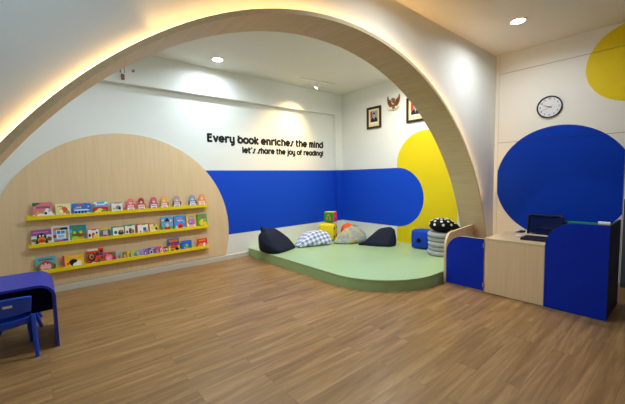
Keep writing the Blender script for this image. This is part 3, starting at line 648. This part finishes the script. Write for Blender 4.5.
# second navy bag
t = thing('bean_bag', 'navy pyramid bean bag resting against the right wall left of yellow capsule', 'bean bag', (5.03, 3.97, ZP), 0, 'navy pyramid bean bags')
softmesh('bag_body', [(-.18, .26, 0), (-.02, -.2, 0), (.16, -.22, 0), (.28, -.18, .0), (.28, .1, 0), (.1, .28, 0), (-.26, .30, .0), (-.08, .10, .20), (.02, .04, .31), (.10, -.04, .36), (.20, -.12, .37), (.27, -.17, .31), (.30, -.19, .12), (.27, .02, .30), (.18, -.20, .26), (.12, .14, .3), (.20, -.23, .03)], NAVYC, t, seed=5, smooth_it=1)
b = M(); b.tube([(-.10, .22, .05), (-.19, .30, .03), (-.235, .335, .022)], [.045, .03, .018], NAVYC, 12); b.build('pinched_corner', t, smooth=True)
def softcube(name, s, m, parent=None, loc=(0, 0, 0), rot=(0, 0, 0), k=.30, faces=None):
    bm = bmesh.new(); bmesh.ops.create_cube(bm, size=1)
    bmesh.ops.subdivide_edges(bm, edges=bm.edges, cuts=9, use_grid_fill=True)
    for f in bm.faces:
        nrm = f.normal
        f.material_index = 0
        if faces:
            ax = max(range(3), key=lambda i: abs(nrm[i])); f.material_index = 2*ax+(nrm[ax] > 0)
    for v in bm.verts:
        c = v.co.copy(); sp = c.normalized()*.62
        v.co = (c*(1-k)+sp*k)*s
    me = bpy.data.meshes.new(name); bm.to_mesh(me); bm.free()
    for mm in (faces or [m]): me.materials.append(mm)
    me.shade_smooth()
    o = bpy.data.objects.new(name, me); C.objects.link(o); o.location = loc; o.rotation_euler = rot
    if parent: o.parent = parent
    return o
def pip(parent, c, nrm, r, m, name='spot'):
    n_ = Vector(nrm).normalized(); c = Vector(c)
    M().tube([c-n_*.01, c+n_*.004, c+n_*.006], [r, r, r*.8], m, 20).build(name, parent, smooth=True)
# yellow dice cube
t = thing('toy_cube', 'yellow plush dice cube with black spots behind the gingham bean bag', 'toy cube', (4.78, 5.18, ZP), math.radians(-58))
h = .345; softcube('cube_body', h, YELC, t, (0, 0, h*.537))
pip(t, (.0, -h*.535, h*.48), (0, -1, 0), .042, BLACKC)
for z in (.25, .75):
    for y in (-.25, .25): pip(t, (h*.495, y*h, z*h), (1, 0, 0), .032, BLACKC)
for y in (-.2, .2): pip(t, (-h*.5, y*h, h*.5+y*h), (-1, 0, 0), .032, BLACKC)
# alphabet cube on top
GR = mat('green_felt', (40, 140, 50), .8); PK = mat('pink_felt', (236, 60, 120), .8); RD = mat('red_felt', (220, 60, 40), .8); LB = mat('pale_blue_felt', (170, 210, 220), .8); OR = mat('orange_felt', (244, 120, 50), .8); PP = mat('pale_pink_felt', (240, 170, 170), .8)
t = thing('toy_cube', 'small alphabet plush cube with green front, on top of yellow cube', 'toy cube', (4.85, 5.16, ZP+h*1.075+.004), math.radians(-66))
h2 = .225
softcube('cube_body', h2, None, t, (0, 0, h2*.53), k=.22, faces=[LB, PK, GR, OR, PP, YELC])
b = M()
for seg in ([(-.044, -.06), (0, .066)], [(0, .066), (.044, -.06)], [(-.028, -.014), (.028, -.014)]):
    (x0, z0), (x1, z1) = seg; L_ = math.hypot(x1-x0, z1-z0); dx, dz = (x1-x0)/L_*.013, (z1-z0)/L_*.013
    b.prism([(x0-dz, z0+dx), (x0+dz, z0-dx), (x1+dz, z1-dx), (x1-dz, z1+dx)], 'y', -.005, .01, OR)
o = b.build('letter', t, (0, -h2*.50, h2*.54)); o['label'] = 'orange letter A'
pip(t, (h2*.5, 0, h2*.55), (1, 0, 0), .03, OR, 'dot')
# orange ball
t = thing('toy_ball', 'red orange plush ball half hidden behind the floral bean bag', 'ball', (5.21, 4.98, ZP))
b = M(); b.lathe([(.165*sin(PI*i/20)+.0005, .165-.165*cos(PI*i/20)) for i in range(21)], ORANGE, 32); b.build('ball_body', t, smooth=True)
b = M(); b.lathe([(.167*sin(PI*i/40), .165-.165*cos(PI*i/40)*1.01) for i in range(19, 22)], mat('dark_orange_seam', (200, 66, 24), .8), 32); b.build('seam', t, smooth=True)
# blue dice cube
t = thing('toy_cube', 'blue plush dice cube with black spot by yellow capsule on wall', 'toy cube', (5.45, 3.30, ZP), math.radians(12))
h = .33; softcube('cube_body', h, BLUEC, t, (0, 0, h*.537))
pip(t, (-h*.535, .01, h*.5), (-1, 0, 0), .042, BLACKC)
pip(t, (-.06, -h*.5, h*.7), (0, -1, 0), .032, BLACKC); pip(t, (.07, -h*.5, h*.3), (0, -1, 0), .032, BLACKC)
# stack of grey cushions
zz = ZP; names = ['lowest', 'second from bottom', 'third', 'fourth', 'topmost']
for k in range(5):
    hk = .076 if k else .082; rr = .238-.006*(k % 2)
    prof = [(.001, 0)]+[(rr-hk*.45+hk*.45*cos(math.radians(a)), hk/2+hk/2*sin(math.radians(a))) for a in range(-90, 91, 15)]+[(.001, hk)]
    b = M(); b.lathe(prof, GREYC, 40)
    c = b.build('floor_cushion', loc=(5.22+.012*(k % 2)-.006, 2.80-.008*(k % 3), zz), smooth=True)
    tag(c, 'round grey floor cushion, %s of the five in the stack by the gate' % names[k], 'cushion', 'stack of round grey cushions')
    zz += hk+.0005
t = thing('spotted_cushion', 'black plush cushion with white dots on top of grey cushion stack', 'cushion', (5.20, 2.79, zz))
b = M(); R1, R2 = .205, .118
b.lathe([(max(.001, R1*sin(PI*i/20)), R2-R2*cos(PI*i/20)) for i in range(21)], BLACKC, 36)
b.build('cushion_body', t, smooth=True)
k = 0
for th_ in (25, 50, 78):
    for j in range(9):
        a = 2*PI*j/9+th_*.03
        st, ct = sin(math.radians(th_)), cos(math.radians(th_))
        c = Vector((R1*st*cos(a), R1*st*sin(a), R2+R2*ct)); nn = Vector((st*cos(a)/R1, st*sin(a)/R1, ct/R2)).normalized()
        pip(t, c, nn, .021, WHITEC, 'white_dot')
b = M(); b.tube([(.0, -.17, .10), (.03, -.24, .11), (.05, -.28, .08)], [.06, .045, .02], BLACKC, 12); b.build('tail', t, smooth=True)
b = M(); b.tube([(.03, -.255, .075), (.02, -.29, .04)], [.025, .008], mat('tan_plush', (236, 170, 80), .8), 12); b.build('tip', t, smooth=True)

# ------------------------------------------------------------------ gate and low oak panel by the arch
XG = 4.287
t = thing('low_side_panel', 'low oak side panel with rounded front corner between gate and arch foot', 'panel', (XG, 2.255, 0))
L_ = 1.165; hgt = .690; rr = .20
prof = [(0, 0), (L_+.045, 0), (L_+.01, hgt)]+[(rr-rr*cos(math.radians(a))*1.0, hgt-.22+.22*sin(math.radians(a))) for a in range(90, -1, -9)]
b = M(); b.prism(prof, 'y', -.014, .014, OAK)
b.build('panel', t, rot=(0, 0, math.radians(6.2)))
t = thing('gate', 'low blue gate door with rounded top corner, hinged to the oak counter', 'gate', (XG, 1.728, 0))
w = .507
prof = [(0, .012), (w, .012), (w, .42)]+[(w-.24+.24*cos(math.radians(a)), .42+.265*sin(math.radians(a))) for a in range(9, 91, 9)]+[(0, .687)]
M().prism(prof, 'x', .0, .018, OAK).build('gate_panel', t)
inn = [(min(max(y, .004), w-.004), min(max(z, .016), .683)) for y, z in prof]
o = M().prism(inn, 'x', -.0025, .0, LAM).build('blue_facing', t); o['label'] = 'deep blue laminate facing'
for z in (.09, .60):
    b = M(); b.tube([(-.005, -.002, z-.03), (-.005, -.002, z+.03)], .005, STEEL, 10); b.box(-.0045, -.0025, .002, .018, z-.028, z+.028, STEEL)
    o = b.build('hinge', t, smooth=True); o['label'] = 'small steel hinge'
# counter: oak lower desk
t = thing('oak_counter', 'light oak counter front with flat top between blue gate and tall blue desk end', 'counter', (XG, 1.088, 0))
yw = 1.722-1.088
M().box(.0, .022, 0, yw, .006, .676, OAK).build('front_panel', t)
M().box(.0222, .68, yw-.022, yw, .006, .676, OAK).build('side_panel', t)
M().box(-.003, .70, 0, yw+.003, .6765, .700, OAKTOP).build('counter_top', t, bevel=.002)
# tall blue end
t = thing('reception_desk', 'tall deep blue reception desk end with rounded top corner and navy side', 'desk', (XG, .553, 0))
wd = 1.085-.553; ht = .968
prof = [(0, .004), (wd, .004), (wd, .70)]+[(wd-.27+.27*cos(math.radians(a)), .70+.268*sin(math.radians(a))) for a in range(9, 91, 9)]+[(0, ht)]
M().prism(prof, 'x', -.004, .02, LAM).build('front_panel', t, bevel=.0015)
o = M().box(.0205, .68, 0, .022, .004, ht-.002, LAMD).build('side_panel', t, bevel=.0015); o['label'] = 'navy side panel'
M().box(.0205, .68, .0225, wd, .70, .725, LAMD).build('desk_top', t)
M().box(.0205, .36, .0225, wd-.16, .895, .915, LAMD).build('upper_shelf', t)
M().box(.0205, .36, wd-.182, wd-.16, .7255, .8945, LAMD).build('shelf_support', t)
# things on the desk
t = thing('green_box_file', 'slim green plastic case lying on the tall blue desk', 'case', (XG+.17, .79, .9155), 0)
GPL = mat('green_plastic', (20, 130, 84), .35, .4)
M().box(-.06, .06, -.20, .13, 0, .05, GPL).build('case_body', t, bevel=.004)
M().box(-.061, .061, .131, .155, .0, .05, BLK).build('latch_end', t)
t = thing('paper_roll', 'small white paper roll at the corner of tall blue desk', 'paper roll', (XG+.012, .600, ht+.0005))
b = M(); b.tube([(0, -.045, .019), (0, .045, .019)], .019, PAPER, 18); b.build('roll', t, smooth=True)
b = M(); b.tube([(0, .0452, .019), (0, .047, .019)], .009, mat('cardboard', (160, 130, 96), .8), 14); b.build('core', t, smooth=True)
# laptop-like pad and mouse on counter
t = thing('laptop', 'closed black laptop on the oak counter in front of office chair', 'laptop', (4.60, 1.245, .7005), math.radians(4))
M().box(-.14, .14, -.15, .15, 0, .014, BLK).build('laptop_base', t, bevel=.003)
M().box(-.14, .14, -.15, .15, .0143, .022, BLK).build('laptop_lid', t, bevel=.003)
t = thing('computer_mouse', 'small pale pink white mouse on oak counter left of black laptop', 'mouse', (4.60, 1.445, .7005), math.radians(80))
softcube('mouse_body', .07, mat('pale_plastic', (226, 206, 214), .4), t, (0, 0, .0155), k=.5).scale = (1.1, .72, .45)
M().box(-.0, .022, -.001, .001, .030, .0315, BLK).build('button_line', t)

# office chair behind the counter
t = thing('office_chair', 'black mesh back office chair behind the oak counter', 'chair', (5.42, 1.43, 0), math.radians(180))
# local +x faces the counter after 180deg turn -> build with seat towards +x
zb, ztp = .50, .885
b = M(); wb = .205
def rr_(y0, y1, z0, z1, r, n=5):
    p = []
    for cx, cz, a in ((y1-r, z0+r, -90), (y1-r, z1-r, 0), (y0+r, z1-r, 90), (y0+r, z0+r, 180)):
        p += [(cx+r*cos(math.radians(a+90*i/n)), cz+r*sin(math.radians(a+90*i/n))) for i in range(n+1)]
    return p
def backx(y, z): return -.20-.05*(z-.5)/.4+.05*(y/wb)**2
po_ = rr_(-wb, wb, zb, ztp, .03)
pts3 = [(backx(y, z), y, z) for y, z in po_]; pts3.append(pts3[0])
b.tube(pts3, .016, BLK, 10, caps=False); b.build('back_frame', t, smooth=True)
b = M(); N = 10
vs = []; 
for i in range(N+1):
    for j in range(N+1):
        y = -wb+2*wb*i/N; z = zb+(ztp-zb)*j/N
        for s in (0,): vs.append((backx(y, z), y, z))
fs = [(i*(N+1)+j, (i+1)*(N+1)+j, (i+1)*(N+1)+j+1, i*(N+1)+j+1) for i in range(N) for j in range(N)]
MESHB.node_tree.nodes['Principled BSDF'].inputs['Alpha'].default_value = .55
b.add(vs, fs, MESHB); o = b.build('back_mesh', t, smooth=True)
so = o.modifiers.new('Solid', 'SOLIDIFY'); so.thickness = .003
b = M(); b.tube([(-.19, -.11, .66), (-.215, -.09, .70), (-.215, .09, .70), (-.19, .11, .66)], .010, BLK, 8); b.build('lumbar_support', t, smooth=True)
softcube('seat', 1, BLACKC, t, (.04, 0, .46), k=.15).scale = (.44, .44, .085)
b = M(); b.tube([(-.205, 0, .52), (-.25, 0, .44), (-.12, 0, .40), (0, 0, .40)], .02, BLK, 10); b.build('back_bracket', t, smooth=True)
for s in (-1, 1):
    b = M(); b.tube([(.0, s*.18, .415), (.02, s*.25, .43), (.02, s*.25, .63)], .014, BLK, 8); b.box(-.10, .14, s*.25-.03, s*.25+.03, .63, .655, BLK); b.build('armrest', t, smooth=True)
M().tube([(0, 0, .09), (0, 0, .42)], .025, BLK, 14).build('gas_column', t, smooth=True)
b = M()
for k in range(5):
    a = 2*PI*k/5+.3; b.tube([(0, 0, .10), (.26*cos(a), .26*sin(a), .07)], [.03, .017], BLK, 10)
b.build('star_base', t, smooth=True)
for k in range(5):
    a = 2*PI*k/5+.3; b = M(); b.lathe([(.001, -.018), (.027, -.018), (.03, -.012), (.03, .012), (.027, .018), (.001, .018)], BLK, 18, (.26*cos(a), .26*sin(a), .031), 'y'); b.build('caster', t, smooth=True)

# ------------------------------------------------------------------ wall clock
t = thing('wall_clock', 'round wall clock with black rim and white dial above blue disc', 'clock', (XR, 1.503, 2.483))
b = M(); b.lathe([(.144, -.001), (.158, -.001), (.162, -.012), (.160, -.028), (.154, -.033), (.148, -.028), (.1455, -.018), (.144, -.001)], BLK, 64, axis='x'); b.build('rim', t, smooth=True)
b = M(); b.lathe([(.001, -.010), (.1435, -.010), (.1435, -.002), (.001, -.002)], mat('clock_dial', (222, 228, 238), .4), 64, axis='x'); b.build('dial', t)
NUM = mat('clock_numerals', (50, 54, 66), .6)
for k in range(1, 13):
    cu = bpy.data.curves.new('numeral', 'FONT'); cu.body = str(k); cu.size = .034; cu.align_x = 'CENTER'; cu.align_y = 'CENTER'; cu.extrude = .0004; cu.offset = .0006
    ob = bpy.data.objects.new('numeral', cu); C.objects.link(ob)
    dg = bpy.context.evaluated_depsgraph_get(); me = bpy.data.meshes.new_from_object(ob.evaluated_get(dg))
    bpy.data.objects.remove(ob); me.materials.clear(); me.materials.append(NUM)
    a = math.radians(90-30*k)
    # picture right = -Y when facing the wall from inside
    mtx = Matrix(((0, 0, -1, 0), (-1, 0, 0, 0), (0, 1, 0, 0), (0, 0, 0, 1)))
    me.transform(mtx)
    no = bpy.data.objects.new('numeral', me); C.objects.link(no); no.parent = t; no.location = (-.0106, -.118*cos(a), .118*sin(a))
def hand(name, clock_pos, L1, w, m, x):
    a = math.radians(90-30*clock_pos); d = (-cos(a), sin(a)); n_ = (-d[1], d[0])
    p = [(-d[0]*.03+n_[0]*w, -d[1]*.03+n_[1]*w), (-d[0]*.03-n_[0]*w, -d[1]*.03-n_[1]*w), (d[0]*L1-n_[0]*w*.5, d[1]*L1-n_[1]*w*.5), (d[0]*L1+n_[0]*w*.5, d[1]*L1+n_[1]*w*.5)]
    M().prism(p, 'x', x, x+.0012, m).build(name, t)
hand('hour_hand', 9.75, .085, .006, NUM, -.0135)
hand('minute_hand', 8.1, .115, .0045, mat('rose_gold_hand', (226, 170, 140), .4), -.0155)
hand('second_hand', 2.4, .03, .003, mat('rose_gold_hand', (226, 170, 140), .4), -.0175)
M().lathe([(.001, -.020), (.006, -.020), (.006, -.010), (.001, -.010)], NUM, 16, axis='x').build('hub', t)

# ------------------------------------------------------------------ blue table and seats at left
t = thing('kids_table', 'violet blue kids table with waterfall rounded ends, before the oak panel', 'table', (-.335, 4.06, 0))
X1, Y0, Y1, HT, TT = .412, -.315, .315, .598, .022
def waterfall(r, off):
    x = X1-off; h = HT-off
    p = [(x, 0)]+[(x-r+r*cos(math.radians(a)), h-r+r*sin(math.radians(a))) for a in range(0, 91, 10)]
    return p+[(-u, v) for u, v in reversed(p)]
outer = waterfall(.13, 0); inner = waterfall(.108, TT)
b = M(); nO = len(outer)
for i in range(nO-1):
    A, B, D, E_ = outer[i], outer[i+1], inner[i+1], inner[i]
    v = [(p[0], y, p[1]) for y in (Y0, Y1) for p in (A, B, D, E_)]
    b.add(v, [(0, 1, 2, 3), (4, 7, 6, 5), (0, 4, 5, 1), (3, 2, 6, 7)]+([(0, 3, 7, 4)] if i == 0 else [])+([(1, 5, 6, 2)] if i == nO-2 else []), TBL)
b.build('table_shell', t, smooth=True, angle=35)
M().box(-X1+TT+.001, X1-TT-.001, .20, .22, .20, HT-.055, LAMD).build('modesty_panel', t)
# chair
t = thing('kids_chair', 'small blue plastic kids chair tucked at the violet blue table', 'chair', (-.265, 3.86, 0))
HW = .165
b = M(); N = 12; zs0, zs1 = .402, .536
def cb(u, v):  # backrest surface, u -1..1 across, v 0..1 up
    x = u*(HW+.002-.012*(1-v)); y = -.165-.045*v-.02*(1-u*u)*1.0; z = zs0+(zs1-zs0)*v+(.008*(1-u*u) if v > .99 else 0)+(-.014*(1-u*u) if v < .01 else 0)
    return (x, y, z)
vs = []; 
for j in range(7):
    for i in range(N+1): vs.append(cb(-1+2*i/N, j/6))
fs = [(j*(N+1)+i, j*(N+1)+i+1, (j+1)*(N+1)+i+1, (j+1)*(N+1)+i) for j in range(6) for i in range(N)]
b.add(vs, fs, CHR); o = b.build('backrest', t, smooth=True); so = o.modifiers.new('Solid', 'SOLIDIFY'); so.thickness = .016; so.offset = 0
bv = o.modifiers.new('Bevel', 'BEVEL'); bv.width = .005; bv.segments = 2
b = M(); top = [cb(-1+2*i/N, 1) for i in range(N+1)]; b.tube([cb(-1, 0)]+[cb(-1, .5)]+top+[cb(1, .5), cb(1, 0)], .0115, CHR, 8); b.build('backrest_rim', t, smooth=True)
# lower body wrapping up from the seat
b = M(); vs = []
for j in range(6):
    for i in range(N+1):
        u = -1+2*i/N; v = j/5
        vs.append((u*(HW-.008), -.16+.02*(1-v)-.02*(1-u*u), .303+.042*v+(.012*v*abs(u)**2)-.02*(1-u*u)*(1-v)))
b.add(vs, [(j*(N+1)+i, j*(N+1)+i+1, (j+1)*(N+1)+i+1, (j+1)*(N+1)+i) for j in range(5) for i in range(N)], CHR)
o = b.build('seat_rear_apron', t, smooth=True); so = o.modifiers.new('Solid', 'SOLIDIFY'); so.thickness = .014; so.offset = 0
b = M(); b.prism(rr_(-HW+.01, HW-.01, -.16, .17, .05), 'z', .287, .310, CHR); b.build('seat', t, bevel=.008)
for sx in (-1, 1):
    for sy in (-1, 1):
        yy = (-.205 if sy < 0 else .19); top_ = (sx*(HW+.012), -.172, .37) if sy < 0 else (sx*(HW-.03), .12, .288); bot = (sx*((HW+.02) if sy < 0 else (HW-.02)), yy, .0)
        b = M(); b.tube([top_, ((top_[0]+bot[0])/2, (top_[1]+bot[1])/2, .14), bot], [.018, .018, .015], CHR, 12); b.build('leg', t, smooth=True)
yl = cb(.32, .62)
o = M().box(-.03, .03, -.001, .001, -.011, .011, mat('sticker_paper', (206, 196, 176), .6)).build('sticker', t, (yl[0]-.03, yl[1]-.0125, yl[2]), rot=(math.radians(15), 0, 0)); o['label'] = 'pale label sticker'
# stool on the far side
t = thing('kids_stool', 'blue plastic stool on the far side of the violet table, only legs showing', 'stool', (-.21, 4.56, 0))
M().lathe([(.001, .25), (.13, .25), (.145, .262), (.145, .28), (.13, .292), (.001, .292)], CHR, 28).build('seat', t, smooth=True)
for sx in (-1, 1):
    for sy in (-1, 1):
        b = M(); b.tube([(sx*.09, sy*.09, .252), (sx*.165, sy*.165, 0)], [.022, .016], CHR, 12); b.build('leg', t, smooth=True)

# cabinet at far right, beyond the desk
t = thing('grey_cabinet', 'dark grey narrow cabinet at the right edge beyond the desk', 'cabinet', (5.74, .28, 0))
GC = mat('grey_cabinet_paint', (70, 76, 84), .5)
M().box(-.02, .18, -.34, .34, 0, 1.15, GC).build('carcass', t, bevel=.003)
for s in (-1, 1):
    d = M().box(-.035, -.0205, s*.17-.165, s*.17+.165, .06, 1.13, GC).build('door', t, bevel=.002)
    M().tube([(-.05, s*.03, .62), (-.05, s*.03, .76)], .006, STEEL, 8).build('handle', d, smooth=True)

# ------------------------------------------------------------------ world, camera, view
w = bpy.data.worlds.new('World'); S.world = w; w.use_nodes = True
w.node_tree.nodes['Background'].inputs[0].default_value = (.9, .95, 1, 1); w.node_tree.nodes['Background'].inputs[1].default_value = .3
cd = bpy.data.cameras.new('Camera'); cam = bpy.data.objects.new('Camera', cd); C.objects.link(cam); S.camera = cam
yaw, pit, rol, f = -.7001, .0739, -.0199, 327.2
ca, sa, cb_, sb, cc, sc = cos(yaw), sin(yaw), cos(pit), sin(pit), cos(rol), sin(rol)
R = Matrix(((cc, -sc, 0), (sc, cc, 0), (0, 0, 1))) @ Matrix(((1, 0, 0), (0, cb_, -sb), (0, sb, cb_))) @ Matrix(((ca, 0, sa), (0, 1, 0), (-sa, 0, ca)))
def wv(r): return Vector((r[0], r[2], -r[1]))
right, down, fwd = wv(R[0]), wv(R[1]), wv(R[2])
m3 = Matrix((right, -down, -fwd)).transposed()
cam.matrix_world = Matrix.Translation((0, 0, 1.5)) @ m3.to_4x4()
cd.sensor_width = 36; cd.lens = f*36/625; cd.clip_start = .05
S.view_settings.view_transform = 'Standard'; S.view_settings.look = 'None'; S.view_settings.gamma = 1; S.view_settings.exposure = .2
S.view_settings.use_curve_mapping = False
S.cycles.max_bounces = 8; S.cycles.diffuse_bounces = 5; S.cycles.use_denoising = True
